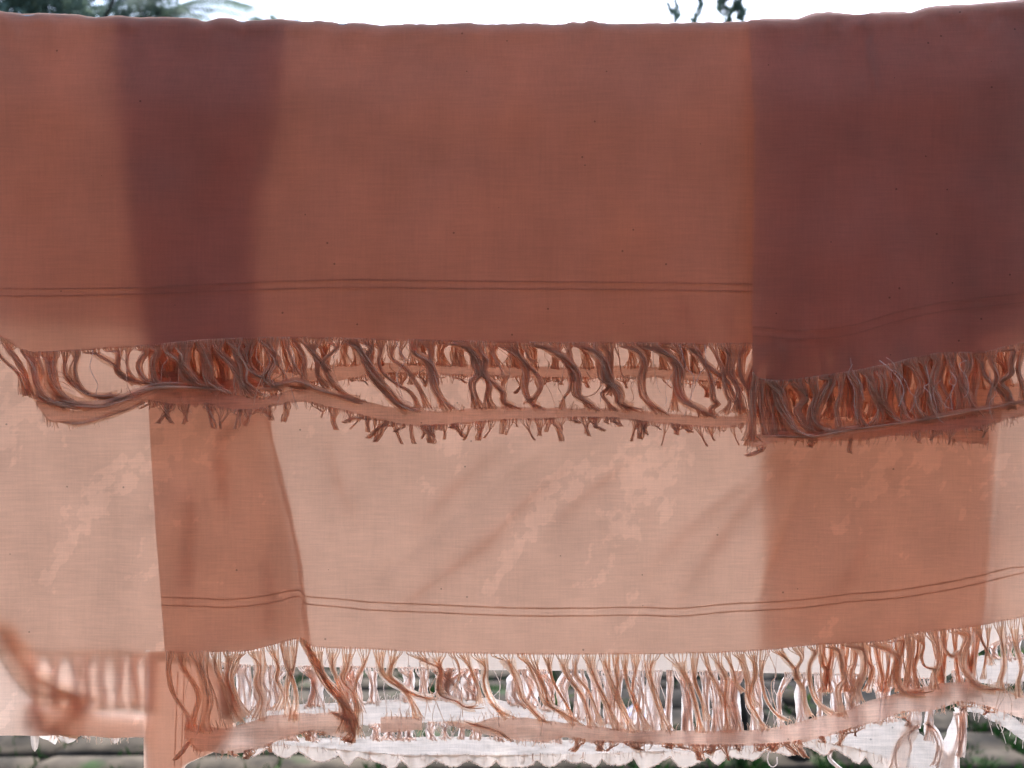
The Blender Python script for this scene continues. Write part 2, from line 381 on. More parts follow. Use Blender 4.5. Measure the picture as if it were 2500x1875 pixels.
AB = [
 ((-40, -10), [(-12, 850), (10, 880), (45, 915), (60, 965)], 9), ((0, 25), [(22, 855), (45, 885), (66, 930), (72, 968)], 13),
 ((62, 98), [(84, 890), (90, 940), (110, 975), (170, 992)], 30), ((102, 142), [(122, 890), (128, 940), (160, 975), (230, 992)], 26),
 ((152, 168), [(160, 880), (158, 903), (170, 930), (205, 957), (260, 975), (330, 968)], 13),
 ((176, 198), [(186, 876), (180, 902), (190, 940), (222, 966), (290, 965)], 16),
 ((200, 235), [(238, 866), (275, 890), (300, 915), (340, 932), (420, 945)], 13),
 ((262, 298), [(290, 862), (285, 885), (292, 912), (330, 935)], 14), ((304, 320), [(314, 860), (310, 892), (320, 925)], 7),
 ((336, 362), [(354, 862), (341, 888), (352, 925), (390, 945)], 13),
 ((366, 395), [(385, 858), (372, 890), (380, 930), (400, 950)], 14), ((398, 425), [(412, 862), (438, 884), (450, 920), (482, 948)], 13),
 ((430, 470), [(452, 866), (448, 890), (470, 925), (500, 952)], 22), ((478, 510), [(498, 860), (505, 895), (512, 930), (540, 958)], 22),
 ((515, 548), [(535, 858), (560, 885), (588, 922), (628, 966)], 15), ((552, 590), [(578, 860), (590, 895), (585, 930), (600, 965)], 24),
 ((592, 625), [(608, 850), (600, 880), (622, 912), (680, 938), (742, 948)], 18), ((630, 668), [(655, 850), (668, 885), (650, 925), (670, 955)], 20),
 ((668, 684), [(676, 850), (672, 880), (690, 910), (700, 940)], 6), ((692, 706), [(706, 860), (716, 885), (728, 915)], 6),
 ((712, 728), [(728, 850), (742, 880), (735, 915), (742, 945)], 12), ((730, 752), [(758, 853), (790, 896), (815, 937), (842, 965), (880, 980)], 14),
 ((756, 790), [(766, 858), (772, 884), (776, 915), (800, 950)], 9), ((792, 835), [(820, 850), (800, 870), (790, 886), (800, 905)], 8),
 ((840, 876), [(878, 857), (897, 888), (917, 925), (945, 957), (972, 984), (1003, 1002)], 22),
 ((884, 912), [(908, 850), (900, 868), (904, 892), (915, 918)], 12),
 ((918, 942), [(930, 858), (926, 884), (937, 912), (969, 938), (1000, 957), (1017, 983), (1022, 1002)], 8),
 ((944, 972), [(958, 874), (992, 900), (1012, 934), (1030, 962), (1044, 998)], 9), ((974, 996), [(978, 858), (986, 880)], 5),
 ((998, 1030), [(1016, 862), (1044, 882), (1055, 908), (1058, 947), (1076, 974), (1098, 1002)], 18),
 ((1034, 1060), [(1052, 862), (1049, 885), (1054, 906), (1060, 935)], 14),
 ((1066, 1112), [(1139, 847), (1163, 870), (1171, 910), (1153, 934), (1155, 961), (1168, 998)], 14),
 ((1114, 1146), [(1152, 865), (1158, 890), (1172, 912), (1202, 934), (1228, 961), (1226, 979), (1255, 998)], 14),
 ((1148, 1182), [(1172, 860), (1186, 880), (1180, 905), (1196, 938), (1191, 970), (1196, 998)], 14),
 ((1190, 1206), [(1206, 870), (1222, 900), (1228, 925)], 4),
 ((1210, 1242), [(1262, 868), (1284, 905), (1283, 947), (1294, 979), (1318, 998)], 13),
 ((1246, 1266), [(1266, 865), (1291, 893), (1311, 916), (1320, 943), (1305, 968), (1290, 985)], 11),
 ((1272, 1290), [(1288, 870), (1305, 885)], 5),
 ((1294, 1336), [(1352, 859), (1383, 880), (1408, 911), (1407, 943), (1408, 965), (1428, 980), (1450, 1000)], 17),
 ((1338, 1372), [(1366, 862), (1390, 900), (1402, 935)], 9), ((1374, 1392), [(1398, 890), (1392, 950), (1376, 972), (1372, 998)], 6),
 ((1394, 1432), [(1453, 861), (1470, 888), (1478, 926), (1505, 943), (1514, 965), (1512, 983), (1546, 1002)], 20),
 ((1436, 1462), [(1462, 866), (1480, 900), (1484, 946), (1470, 961), (1486, 985), (1500, 1004)], 9),
 ((1466, 1496), [(1486, 865), (1486, 905), (1492, 940), (1498, 965)], 18),
 ((1500, 1506), [(1512, 875), (1517, 907), (1528, 922), (1556, 924)], 3),
 ((1510, 1548), [(1562, 862), (1574, 888), (1567, 925), (1572, 965), (1589, 986), (1614, 1010)], 15),
 ((1552, 1606), [(1634, 868), (1655, 898), (1655, 938), (1660, 970), (1682, 988), (1707, 998), (1728, 1016)], 19),
 ((1610, 1634), [(1632, 872), (1652, 910), (1648, 950), (1645, 1004)], 9), ((1640, 1660), [(1662, 865), (1672, 890), (1664, 925)], 5),
 ((1664, 1696), [(1700, 862), (1726, 898), (1736, 938), (1741, 975), (1753, 986), (1738, 997), (1738, 1018)], 11),
 ((1700, 1726), [(1712, 870), (1736, 900), (1771, 930), (1790, 972), (1808, 990), (1816, 1014)], 14),
 ((1730, 1748), [(1750, 868), (1766, 905), (1770, 958), (1782, 984), (1766, 1012)], 8),
 ((1752, 1774), [(1778, 865), (1779, 907), (1799, 943), (1802, 972), (1796, 1010)], 10),
 ((1778, 1798), [(1792, 870), (1790, 910), (1806, 950), (1812, 1000)], 9), ((1802, 1828), [(1806, 870), (1810, 920), (1834, 970), (1846, 1012)], 12),
]
for k in range(24):                     # the fringe goes on behind the right-hand towel
    x = 1840+k*23; AB.append(((x, x+18), [(x+rA.uniform(0, 14), 880), (x+rA.uniform(-14, 22), 930), (x+rA.uniform(-6, 26), 980), (x+14, 1022)], rA.uniform(7, 18)))
for s in widen(AB): tassel(fA, A, s[0], s[1], s[2], M_thread, rA, edge=botA, endfan=7+s[2]*.6, lift=rA.uniform(-.001, .001))
loose_thread(fA, A, [(1467, 932), (1465, 945), (1449, 963), (1422, 969), (1412, 964)], M_thread, 1.6)
loose_thread(fA, A, [(1548, 930), (1540, 940), (1547, 972), (1538, 985), (1534, 1000)], M_thread, .9)
for dy in (0, 14, 30, 46): loose_thread(fA, A, [(134, 892+dy), (140, 906+dy*.8), (157, 914+dy*.7), (172, 936+dy*.35)], M_thread, 1.0)
band_tips(bandA, A, abot, 360, 1830, M_thread, rA, step=(15, 30), ln=(14, 46), dens=.92)
for fan, pts, t in [((1340, 1356), [(1362, 1045), (1372, 1078)], 11), ((940, 962), [(930, 1042), (898, 1070)], 9), ((1030, 1068), [(1050, 1055), (1052, 1082)], 17),
                    ((405, 425), [(402, 1010), (385, 1034)], 9), ((500, 520), [(516, 1020), (522, 1046)], 12), ((1555, 1585), [(1566, 1045), (1562, 1072)], 15),
                    ((1100, 1120), [(1118, 1050), (1134, 1068)], 9), ((1440, 1460), [(1456, 1038), (1474, 1052)], 9), ((1640, 1668), [(1656, 1048), (1652, 1062)], 10),
                    ((690, 706), [(700, 1010), (692, 1030)], 12), ((880, 900), [(868, 1020), (838, 1032)], 10)]:
    tassel(bandA, A, fan, pts, t, M_thread, rA, edge=abot, endfan=3, name='fringe_tip')

# A2: short front flap of the inner towel, its reddish band shows behind the wide towel's fringe
botI = curve([(300, 848), (700, 832), (1100, 834), (1500, 838), (1850, 850), (2500, 860)])
I = Sheet(-.0085, lambda x: crest(x)+4, curve([(0, 282), (835, 352), (1000, 358)]), const(2560), botI, 5.1)
fI = I.mesh('front_flap', M_front, inner_towel, 150, 60)
bandI, itop, ibot = ribbon(inner_towel, I, [(362, 915, 960), (450, 905, 950), (560, 925, 965), (640, 905, 950), (720, 902, 938), (830, 890, 930), (950, 886, 915), (1100, 888, 918), (1250, 892, 922),
    (1400, 896, 926), (1550, 893, 922), (1690, 905, 930), (1836, 915, 945), (2000, 930, 965), (2200, 950, 1000), (2400, 945, 1000), (2550, 930, 980)], M_band, seed=3.)
rI = random.Random(5); x = 365
while x < 2480:
    wv = rI.uniform(16, 42); c = x+wv/2; d = rI.uniform(-16, 20)
    if rI.random() < .86:
        tassel(fI, I, (x, x+wv*.9), [(c+d, lerp(botI(c), itop(c), .45)), (c+d*rI.uniform(.2, 1.5), itop(c)+6)], rI.uniform(6, 20), M_thread, rI, edge=botI, endfan=rI.uniform(5, 14), nmax=9)
    x += wv
band_tips(bandI, I, ibot, 365, 2400, M_thread, rI, step=(22, 44), ln=(10, 34), dens=.8)

# E2: short front flap of the left towel, mostly hidden
botE2 = curve([(-200, 790), (300, 800), (500, 838), (700, 838)])
E2 = Sheet(-.0040, lambda x: crest(x)+7, const(-150), curve([(0, 705), (300, 688), (520, 640), (860, 645)]), botE2, 7.7)
fE2 = E2.mesh('front_flap', M_front, left_towel, 60, 40)
rE = random.Random(8)
for k, x in enumerate(range(372, 636, 22)):
    tassel(fE2, E2, (x, x+20), [(x+rE.uniform(0, 18), 870), (x+rE.uniform(-6, 22), 915), (x+rE.uniform(0, 20), 955)], rE.uniform(12, 24), M_thread, rE, edge=botE2, endfan=9)

# B: front flap of the right towel ------------------------------------------------
botB = curve([(1830, 905), (1850, 925), (1903, 932), (1960, 926), (2032, 916), (2100, 905), (2180, 890), (2230, 876), (2300, 864), (2400, 862), (2450, 850), (2500, 838), (2640, 815)])
B = Sheet(-.0225, crestB, curve([(40, 1828), (150, 1833), (300, 1840), (830, 1836), (940, 1838)]), const(2640), botB, 2.9, own=.001)
fB = B.mesh('front_flap', M_front, right_towel, 130, 110)
for dy in (0, 22): stripe(fB, B, curve([(1838, 798+dy), (1950, 806+dy), (2070, 796+dy), (2200, 760+dy), (2300, 738+dy), (2500, 716+dy), (2640, 700+dy)]), 1838, 2640, M_stripe, -.0006, 4)
inner = Sheet(.0130, lambda x: crest(x)+9, curve([(0, 2470), (120, 2420), (300, 2330), (600, 2270), (860, 2250)]), const(2640), curve([(2200, 860), (2640, 800)]), 9.9)
inner.mesh('inner_fold', M_front, right_towel, 30, 60)
tuck = Sheet(-.0235, lambda x: crestB(x)+1, curve([(30, 2085), (120, 2112), (220, 2138), (260, 2146)]), curve([(30, 2106), (60, 2122), (130, 2142), (210, 2148), (260, 2150)]), const(245), 2.9)
tuck.mesh('tuck', M_front, right_towel, 8, 30)
bandB, btop, bbot = ribbon(right_towel, B, [(1822, 1064, 1086), (1850, 1060, 1092), (1900, 1050, 1078), (1960, 1052, 1076), (2040, 1046, 1076), (2100, 1036, 1076), (2160, 1030, 1068), (2240, 1024, 1056), (2320, 1020, 1054), (2400, 1004, 1042), (2500, 984, 1014), (2640, 955, 990)], M_band, seed=8.)
rB = random.Random(21)
BB = [((1838, 1850), [(1838, 960), (1836, 1010), (1832, 1050), (1826, 1078)], 14), ((1838, 1846), [(1842, 960), (1841, 1010), (1840, 1055), (1850, 1080)], 13),
 ((1852, 1866), [(1858, 960), (1860, 1010), (1868, 1060)], 7), ((1870, 1900), [(1900, 958), (1908, 985), (1915, 1012), (1938, 1048), (1970, 1068)], 22),
 ((1904, 1924), [(1905, 960), (1890, 1000), (1892, 1062)], 5), ((1930, 1962), [(1962, 972), (1948, 1001), (1966, 1040), (2000, 1060)], 16),
 ((1968, 1996), [(1990, 965), (1976, 1005), (1980, 1055)], 9), ((2000, 2040), [(2030, 930), (2012, 962), (1988, 1001), (1990, 1035), (2030, 1056)], 22),
 ((2044, 2066), [(2052, 960), (2040, 1000), (2052, 1050)], 8), ((2070, 2098), [(2092, 940), (2100, 965), (2096, 1010), (2110, 1048)], 14),
 ((2100, 2130), [(2126, 925), (2134, 960), (2150, 1000), (2140, 1040)], 18), ((2134, 2166), [(2158, 930), (2150, 975), (2170, 1010), (2185, 1036)], 22),
 ((2170, 2200), [(2196, 915), (2192, 950), (2204, 1000), (2215, 1030)], 12), ((2204, 2236), [(2236, 900), (2248, 940), (2236, 985), (2250, 1030)], 18),
 ((2240, 2268), [(2262, 895), (2275, 935), (2290, 980), (2292, 1028)], 15), ((2272, 2300), [(2290, 890), (2276, 930), (2270, 975), (2286, 1025)], 16),
 ((2304, 2336), [(2322, 890), (2336, 930), (2346, 980), (2336, 1020)], 15), ((2340, 2372), [(2360, 890), (2352, 930), (2372, 975), (2380, 1012)], 18),
 ((2376, 2404), [(2396, 885), (2408, 920), (2436, 950), (2456, 975), (2462, 1000)], 12), ((2408, 2436), [(2420, 880), (2432, 920), (2420, 960), (2414, 1008)], 10),
 ((2440, 2480), [(2478, 858), (2470, 885), (2466, 912), (2440, 935), (2462, 960), (2470, 1000)], 12), ((2484, 2510), [(2492, 870), (2484, 905), (2496, 940), (2500, 990)], 10)]
for x in range(2514, 2630, 24): BB.append(((x, x+20), [(x+10, 870), (x+rB.uniform(-6, 20), 920), (x+10, 980)], 10))
for s in widen(BB): tassel(fB, B, s[0], s[1], s[2], M_thread, rB, edge=botB, endfan=6+s[2]*.6, lift=rB.uniform(-.0015, .001))
for k in range(16): tassel(fB, B, (1850+k*3, 1852+k*3), [(1851+k*3.3, 970), (1855+k*3.7, 1020), (1864+k*4.2, 1066)], 1.2, M_thread, rB, edge=botB, endfan=1, nmax=3, lift=.001)
tassel(bandB, B, (1850, 1872), [(1862, 1096), (1840, 1108), (1820, 1112)], 9, M_thread, rB, edge=bbot, endfan=2, name='fringe_tip')
band_tips(bandB, B, bbot, 1950, 2420, M_thread, rB, step=(22, 44), ln=(10, 34), dens=.6)
cords = [[(1845, 1074), (1900, 1066), (1990, 1066), (2060, 1052), (2150, 1040), (2250, 1026)], [(2160, 1034), (2240, 1030), (2330, 1010), (2420, 996), (2500, 980)]]
for c in cords: tassel(bandB, B, (c[0][0]-2, c[0][0]+2), c[1:], 14, M_thread, rB, endfan=4, lift=-.002, name='edge_cord')
for k in range(11):                     # hanging wisps in front of the right fringe
    x = rB.uniform(2040, 2490); y = rB.uniform(870, 930); p = [(x, y)]
    for q in range(4): x += rB.uniform(-24, 26); y += rB.uniform(8, 40); p.append((x, min(y, 1040)))
    loose_thread(fB, B, p, M_thread_pale, rB.uniform(.6, 1.2), lift=-.004)

# D: long rear flap of the inner towel -------------------------------------------
botD = curve([(380, 1588), (420, 1594), (500, 1592), (600, 1590), (660, 1576), (735, 1560), (760, 1578), (820, 1583), (900, 1585), (1000, 1591), (1100, 1595), (1300, 1598),
              (1600, 1597), (1750, 1594), (1850, 1589), (1920, 1582), (2000, 1574), (2100, 1570), (2160, 1566), (2220, 1548), (2300, 1540), (2370, 1531), (2430, 1520), (2500, 1506), (2640, 1480)])
D = Sheet(.0030, lambda x: crest(x)+4, curve([(0, 282), (835, 355), (1000, 363), (1300, 380), (1450, 392), (1600, 402)]), const(2620), botD, 3.3)
fD = D.mesh('rear_flap', M_sunfleck, inner_towel, 300, 180)
hs = [(392, 1458), (500, 1462), (560, 1464), (640, 1456), (690, 1446), (730, 1441), (745, 1456), (830, 1463), (900, 1470), (1000, 1474), (1140, 1480), (1280, 1485), (1400, 1485), (1560, 1483),
      (1660, 1485), (1790, 1474), (1840, 1472), (1960, 1464), (2060, 1452), (2200, 1440), (2300, 1424), (2400, 1404), (2470, 1386), (2500, 1384), (2620, 1362)]
lo = {392: 20, 730: 15, 745: 18, 2500: 14, 2620: 14}
stripe(fD, D, curve(hs), 392, 2620, M_stripe, -.0005, 3.6)
stripe(fD, D, curve([(x, y+lo.get(x, 19)) for x, y in hs]), 392, 2620, M_stripe, -.0005, 3.6)
bandD, dtop, dbot = ribbon(inner_towel, D, [(450, 1765, 1802), (480, 1770, 1832), (540, 1778, 1838), (600, 1765, 1836), (650, 1750, 1822), (700, 1742, 1802), (760, 1742, 1788), (830, 1738, 1800), (868, 1742, 1812)], M_band, seed=12.)
bandD2, d2top, d2bot = ribbon(inner_towel, D, [(1380, 1765, 1800), (1440, 1772, 1812), (1550, 1782, 1815), (1700, 1784, 1822), (1800, 1782, 1822), (1900, 1775, 1818), (1990, 1752, 1806), (2050, 1740, 1790),
    (2120, 1712, 1768), (2200, 1690, 1742), (2280, 1672, 1734), (2350, 1664, 1716), (2420, 1676, 1732), (2500, 1700, 1756), (2640, 1730, 1790)], M_band, seed=15.)
bandD3, d3top, d3bot = ribbon(inner_towel, D, [(930, 1752, 1790), (980, 1748, 1786), (1030, 1752, 1782)], M_band, seed=16.)
bandD4, d4top, d4bot = ribbon(inner_towel, D, [(1092, 1760, 1772), (1150, 1768, 1784), (1200, 1752, 1796), (1260, 1752, 1806), (1320, 1756, 1812), (1380, 1766, 1800)], M_band, seed=17.)
rD = random.Random(31)
DB = [
 ((404, 424), [(412, 1640), (424, 1692), (456, 1746), (462, 1785)], 12), ((428, 452), [(444, 1628), (470, 1665), (487, 1700), (474, 1745), (466, 1780)], 13),
 ((466, 504), [(489, 1628), (499, 1670), (503, 1712), (495, 1752), (500, 1790)], 22), ((505, 512), [(506, 1645), (526, 1703), (544, 1775)], 4),
 ((512, 540), [(531, 1638), (553, 1682), (568, 1722), (584, 1765)], 18), ((544, 562), [(556, 1612), (552, 1650), (566, 1690), (572, 1740)], 10),
 ((566, 600), [(572, 1618), (560, 1655), (572, 1700), (600, 1752)], 20), ((602, 646), [(634, 1628), (630, 1670), (640, 1710), (628, 1760)], 22),
 ((648, 680), [(676, 1627), (674, 1658), (692, 1695), (672, 1735)], 11), ((682, 700), [(702, 1625), (712, 1655), (722, 1700), (716, 1762)], 12),
 ((702, 730), [(712, 1625), (706, 1655), (700, 1690), (706, 1750)], 13),
 ((732, 746), [(752, 1592), (772, 1628), (800, 1664), (832, 1702), (846, 1745), (836, 1790)], 17), ((746, 758), [(770, 1618), (786, 1650), (812, 1690), (862, 1740), (872, 1800)], 18),
 ((760, 790), [(782, 1625), (800, 1670), (828, 1710), (842, 1760)], 12), ((800, 830), [(812, 1625), (824, 1660), (840, 1700), (860, 1770)], 12),
 ((834, 866), [(846, 1628), (836, 1658), (858, 1690), (872, 1730), (866, 1780)], 15), ((872, 906), [(888, 1622), (872, 1656), (868, 1690), (880, 1740)], 9),
 ((912, 944), [(930, 1634), (946, 1662), (984, 1681), (1024, 1700), (1060, 1706)], 15), ((946, 982), [(958, 1620), (952, 1650), (978, 1674), (1010, 1720), (1020, 1756)], 15),
 ((992, 1040), [(1044, 1617), (1073, 1634), (1070, 1685), (1086, 1703), (1112, 1711), (1138, 1727), (1165, 1726)], 14),
 ((1044, 1090), [(1072, 1620), (1078, 1642), (1072, 1670), (1080, 1698)], 11),
 ((1098, 1112), [(1118, 1620), (1122, 1650), (1108, 1690)], 4),
 ((1114, 1146), [(1146, 1622), (1158, 1654), (1169, 1686), (1172, 1720)], 10),
 ((1150, 1190), [(1184, 1630), (1181, 1663), (1197, 1703), (1219, 1733), (1244, 1752)], 16),
 ((1196, 1256), [(1244, 1622), (1264, 1658), (1278, 1706), (1305, 1740), (1330, 1764)], 14),
 ((1262, 1288), [(1296, 1628), (1318, 1668), (1336, 1715), (1375, 1742), (1410, 1770)], 15), ((1290, 1312), [(1310, 1632), (1330, 1680), (1344, 1720)], 8),
 ((1326, 1350), [(1342, 1632), (1354, 1672), (1384, 1722), (1400, 1760)], 6),
 ((1356, 1396), [(1376, 1628), (1390, 1656), (1420, 1699), (1436, 1740), (1446, 1778)], 12), ((1400, 1416), [(1406, 1645), (1436, 1686), (1456, 1738), (1470, 1775)], 8),
 ((1418, 1456), [(1446, 1638), (1466, 1692), (1490, 1744), (1510, 1782)], 14), ((1462, 1490), [(1486, 1645), (1508, 1704), (1534, 1762), (1545, 1790)], 15),
 ((1494, 1512), [(1506, 1640), (1508, 1680), (1498, 1730)], 12), ((1516, 1534), [(1528, 1647), (1544, 1703), (1566, 1748), (1582, 1784)], 9),
 ((1540, 1566), [(1550, 1640), (1546, 1680), (1560, 1740)], 8), ((1570, 1614), [(1588, 1638), (1596, 1692), (1616, 1745), (1630, 1785)], 15),
 ((1620, 1682), [(1664, 1634), (1684, 1676), (1696, 1716), (1706, 1756), (1712, 1790)], 13), ((1684, 1708), [(1696, 1655), (1712, 1705), (1730, 1762)], 10),
 ((1712, 1728), [(1736, 1645), (1758, 1692), (1770, 1726)], 9), ((1732, 1762), [(1756, 1627), (1776, 1660), (1772, 1710), (1778, 1764), (1776, 1790)], 13),
 ((1766, 1782), [(1786, 1627), (1797, 1663), (1816, 1692)], 8), ((1788, 1816), [(1814, 1620), (1826, 1665), (1827, 1710), (1848, 1750), (1866, 1785)], 14),
 ((1820, 1850), [(1840, 1618), (1842, 1650), (1832, 1690), (1850, 1730)], 10), ((1854, 1880), [(1858, 1640), (1868, 1700), (1890, 1738), (1920, 1760)], 8),
 ((1884, 1902), [(1916, 1606), (1936, 1632), (1944, 1655), (1960, 1683), (1964, 1718), (1978, 1752)], 11), ((1936, 1966), [(1956, 1606), (1946, 1634), (1950, 1660)], 10),
 ((1970, 1998), [(1990, 1594), (1976, 1627), (1982, 1676), (1998, 1716), (2036, 1745)], 12), ((2000, 2012), [(2004, 1640), (2012, 1700)], 3),
 ((2008, 2046), [(2050, 1592), (2057, 1636), (2061, 1660), (2046, 1682), (2050, 1718), (2056, 1752)], 13),
 ((2052, 2110), [(2106, 1590), (2108, 1640), (2094, 1680), (2096, 1715)], 17),
 ((2116, 2160), [(2180, 1594), (2192, 1614), (2187, 1646), (2200, 1680), (2224, 1694), (2262, 1690)], 18), ((2164, 2206), [(2204, 1566), (2198, 1592), (2184, 1625), (2176, 1680)], 14),
 ((2208, 2216), [(2206, 1580), (2210, 1630), (2224, 1670)], 4), ((2222, 2252), [(2256, 1575), (2251, 1604), (2259, 1627), (2284, 1634)], 6),
 ((2258, 2294), [(2290, 1578), (2294, 1616), (2280, 1648), (2282, 1684)], 12), ((2296, 2310), [(2303, 1580), (2322, 1603), (2342, 1590)], 9),
 ((2312, 2366), [(2364, 1556), (2352, 1588), (2352, 1626), (2371, 1662), (2398, 1680), (2436, 1684)], 17),
 ((2372, 2400), [(2396, 1560), (2410, 1590), (2420, 1625)], 7), ((2404, 2420), [(2412, 1570), (2404, 1610), (2400, 1660)], 5), ((2430, 2456), [(2448, 1576), (2453, 1629), (2440, 1662), (2444, 1690)], 12),
 ((2460, 2490), [(2480, 1578), (2494, 1629), (2484, 1670), (2490, 1705)], 10), ((2494, 2520), [(2506, 1560), (2520, 1620), (2516, 1700)], 12)]
for x in range(2526, 2610, 26): DB.append(((x, x+20), [(x+14, 1560), (x+22, 1630), (x+10, 1720)], 10))
for s in widen(DB): tassel(fD, D, s[0], s[1], s[2]*.9, M_loose, rD, edge=botD, nmax=6, rad=.95, endfan=6+s[2]*.6, lift=rD.uniform(-.0012, .0008))
loose_thread(fD, D, [(2058, 1622), (2072, 1627), (2086, 1621), (2098, 1626)], M_thread, 1.0)
loose_thread(fD, D, [(2064, 1652), (2078, 1643), (2094, 1648)], M_thread, 1.0)
loose_thread(fD, D, [(1700, 1640), (1722, 1668), (1750, 1690), (1762, 1720)], M_thread, .8)
for k in range(7): loose_thread(fD, D, [(2205+k*4, 1560+k), (2215+k*3, 1600+k*3), (2205+k*6, 1640), (2228+k*4, 1675)], M_thread, .8, lift=rD.uniform(-.002, .002))
tassel(bandD, D, (455, 478), [(462, 1812), (448, 1830), (436, 1846), (426, 1856)], 9, M_thread, rD, endfan=3, name='fringe_tip')
tassel(bandD, D, (596, 618), [(602, 1848), (600, 1852)], 14, M_thread, rD, edge=dbot, endfan=3, name='fringe_tip')
band_tips(bandD, D, dbot, 560, 860, M_thread, rD, step=(24, 44), ln=(6, 22), dens=.6)
band_tips(bandD2, D, d2bot, 1400, 2050, M_thread, rD, step=(18, 36), ln=(10, 36), dens=.9, t=(8, 18))
band_tips(bandD2, D, d2bot, 2060, 2420, M_thread, rD, step=(30, 60), ln=(8, 26), dens=.6)
tassel(bandD, D, (800, 806), [(815, 1740), (850, 1760), (862, 1790), (850, 1812)], 20, M_thread, rD, endfan=12, name='edge_cord')
tassel(bandD4, D, (1096, 1102), [(1140, 1764), (1180, 1775), (1220, 1790), (1246, 1808)], 9, M_thread, rD, endfan=4, name='edge_cord')

PF = Sheet(.0125, lambda x: crest(x)+4, const(0), const(1), const(1), 3.3)
for k, (pts_, wd_) in enumerate([([(1640, 1490), (1700, 1400), (1760, 1310), (1850, 1200), (1960, 1100)], 13), ([(1560, 1420), (1640, 1330), (1760, 1230), (1880, 1150)], 8),
        ([(930, 1520), (1060, 1420), (1180, 1330), (1300, 1210), (1420, 1120)], 13), ([(1010, 1300), (1100, 1200), (1230, 1090)], 9), ([(1330, 1300), (1450, 1190), (1560, 1110)], 9),
        ([(800, 1060), (830, 1180), (880, 1290)], 8), ([(2440, 1010), (2446, 1180), (2420, 1340), (2395, 1520)], 9), ([(2470, 1060), (2480, 1250), (2450, 1420)], 6),
        ([(560, 1010), (545, 1120), (560, 1260)], 22), ([(470, 1180), (465, 1320), (455, 1500)], 22), ([(650, 1330), (664, 1440), (655, 1560)], 16), ([(1990, 1500), (2080, 1380), (2130, 1250)], 9),
        ([(690, 990), (650, 1010), (600, 1030), (540, 1070)], 14),
        ([(1650, 730), (1668, 770), (1700, 800)], 16), ([(1770, 730), (1764, 770), (1775, 810)], 12)]):
    up = PF if pts_[0][1] > 900 else Sheet(-.0060, lambda x: crest(x)+4, const(0), const(1), const(1), 3.3)
    vs, fs = [], []; sp = spline(pts_, 26)
    for q, (x, y) in enumerate(sp):
        x2, y2 = sp[min(q+1, 25)]; x1_, y1_ = sp[max(q-1, 0)]; l_ = math.hypot(x2-x1_, y2-y1_); nx_, ny_ = -(y2-y1_)/l_, (x2-x1_)/l_
        hw = .62*wd_*math.sin(math.pi*(q+.3)/25.6)**1.2*(1+.9*n1(q*.35, k))
        for u in (-1, 0, 1): vs.append(P(x+nx_*u*hw, y+ny_*u*hw, up.depth(x, y)+(.0015 if u == 0 else 0)))
        if q: a = 3*q; fs += [(a-3, a-2, a+1, a), (a-2, a-1, a+2, a+1)]
    build('pinched_fold', vs, fs, M_front, fD if up is PF else fA)

vs, fs = [], []                          # the left towel's inner selvedge curls forward against the striped flap
ES = Sheet(.0046, lambda x: crest(x)+7, const(0), const(1), const(1), 6.6)
for q in range(60):
    y = lerp(1000, 1585, q/59); x = curve([(1000, 652), (1150, 684), (1350, 729), (1560, 753), (1900, 780)])(y)+2*n1(y/40, 2)
    hw = 5+3*n1(y/70, 7)
    for u in (-1, 1): vs.append(P(x+u*hw, y, ES.depth(x, y)))
    if q: a = 2*q; fs.append((a-2, a-1, a+1, a))
build('curled_selvedge', vs, fs, M_front, left_towel)

# F: rear flap of the right towel --------------------------------------------------
botF = lambda x: botD(x)-4
F = Sheet(.0115, lambda x: crest(x)+8, curve([(0, 1836), (900, 1842), (1300, 1862), (1600, 1850)]), curve([(0, 2640), (400, 2600), (800, 2440), (1000, 2425), (1540, 2400)]), botF, 4.4)
fF = F.mesh('rear_flap', M_front, right_towel, 60, 120)
rF = random.Random(77)
for k in range(15):
    x = 1995+k*27; c = x+12; d = rF.uniform(-18, 20)
    tassel(fF, F, (x, x+24), [(c+d*.4, botF(x)+50), (c+d, 1640+rF.uniform(-8, 14)), (c+d*.5+rF.uniform(-10, 10), 1690)], rF.uniform(8, 16), M_thread, rF, edge=botF, endfan=9)

# E: rear flap of the left towel -----------------------------------------------------
botE = lambda x: botD(max(x, 400))-3
E = Sheet(.0085, lambda x: crest(x)+7, const(-150), curve([(0, 700), (300, 684), (560, 640), (1000, 652), (1150, 682), (1350, 728), (1560, 752), (1900, 780)]), botE, 6.6, own=.0006)
fE = E.mesh('rear_flap', M_sunfleck, left_towel, 130, 180)
def lower_left():                       # the flap runs lower at the left, down to its plain edge
    vs, fs = [], []; nu, nv = 70, 34
    for j in range(nv+1):
        for i in range(nu+1):
            x = lerp(-150, 356-4*smooth(j/nv), i/nu); y = lerp(botE(x), 1796+3*n1(x/60, 2)+(5 if x > 200 else 0)*smooth((x-200)/80), j/nv); vs.append(E.pt(x, y))
    for j in range(nv):
        for i in range(nu): a = j*(nu+1)+i; fs.append((a, a+1, a+nu+2, a+nu+1))
    build('lower_edge', vs, fs, M_sunfleck, fE)
lower_left()
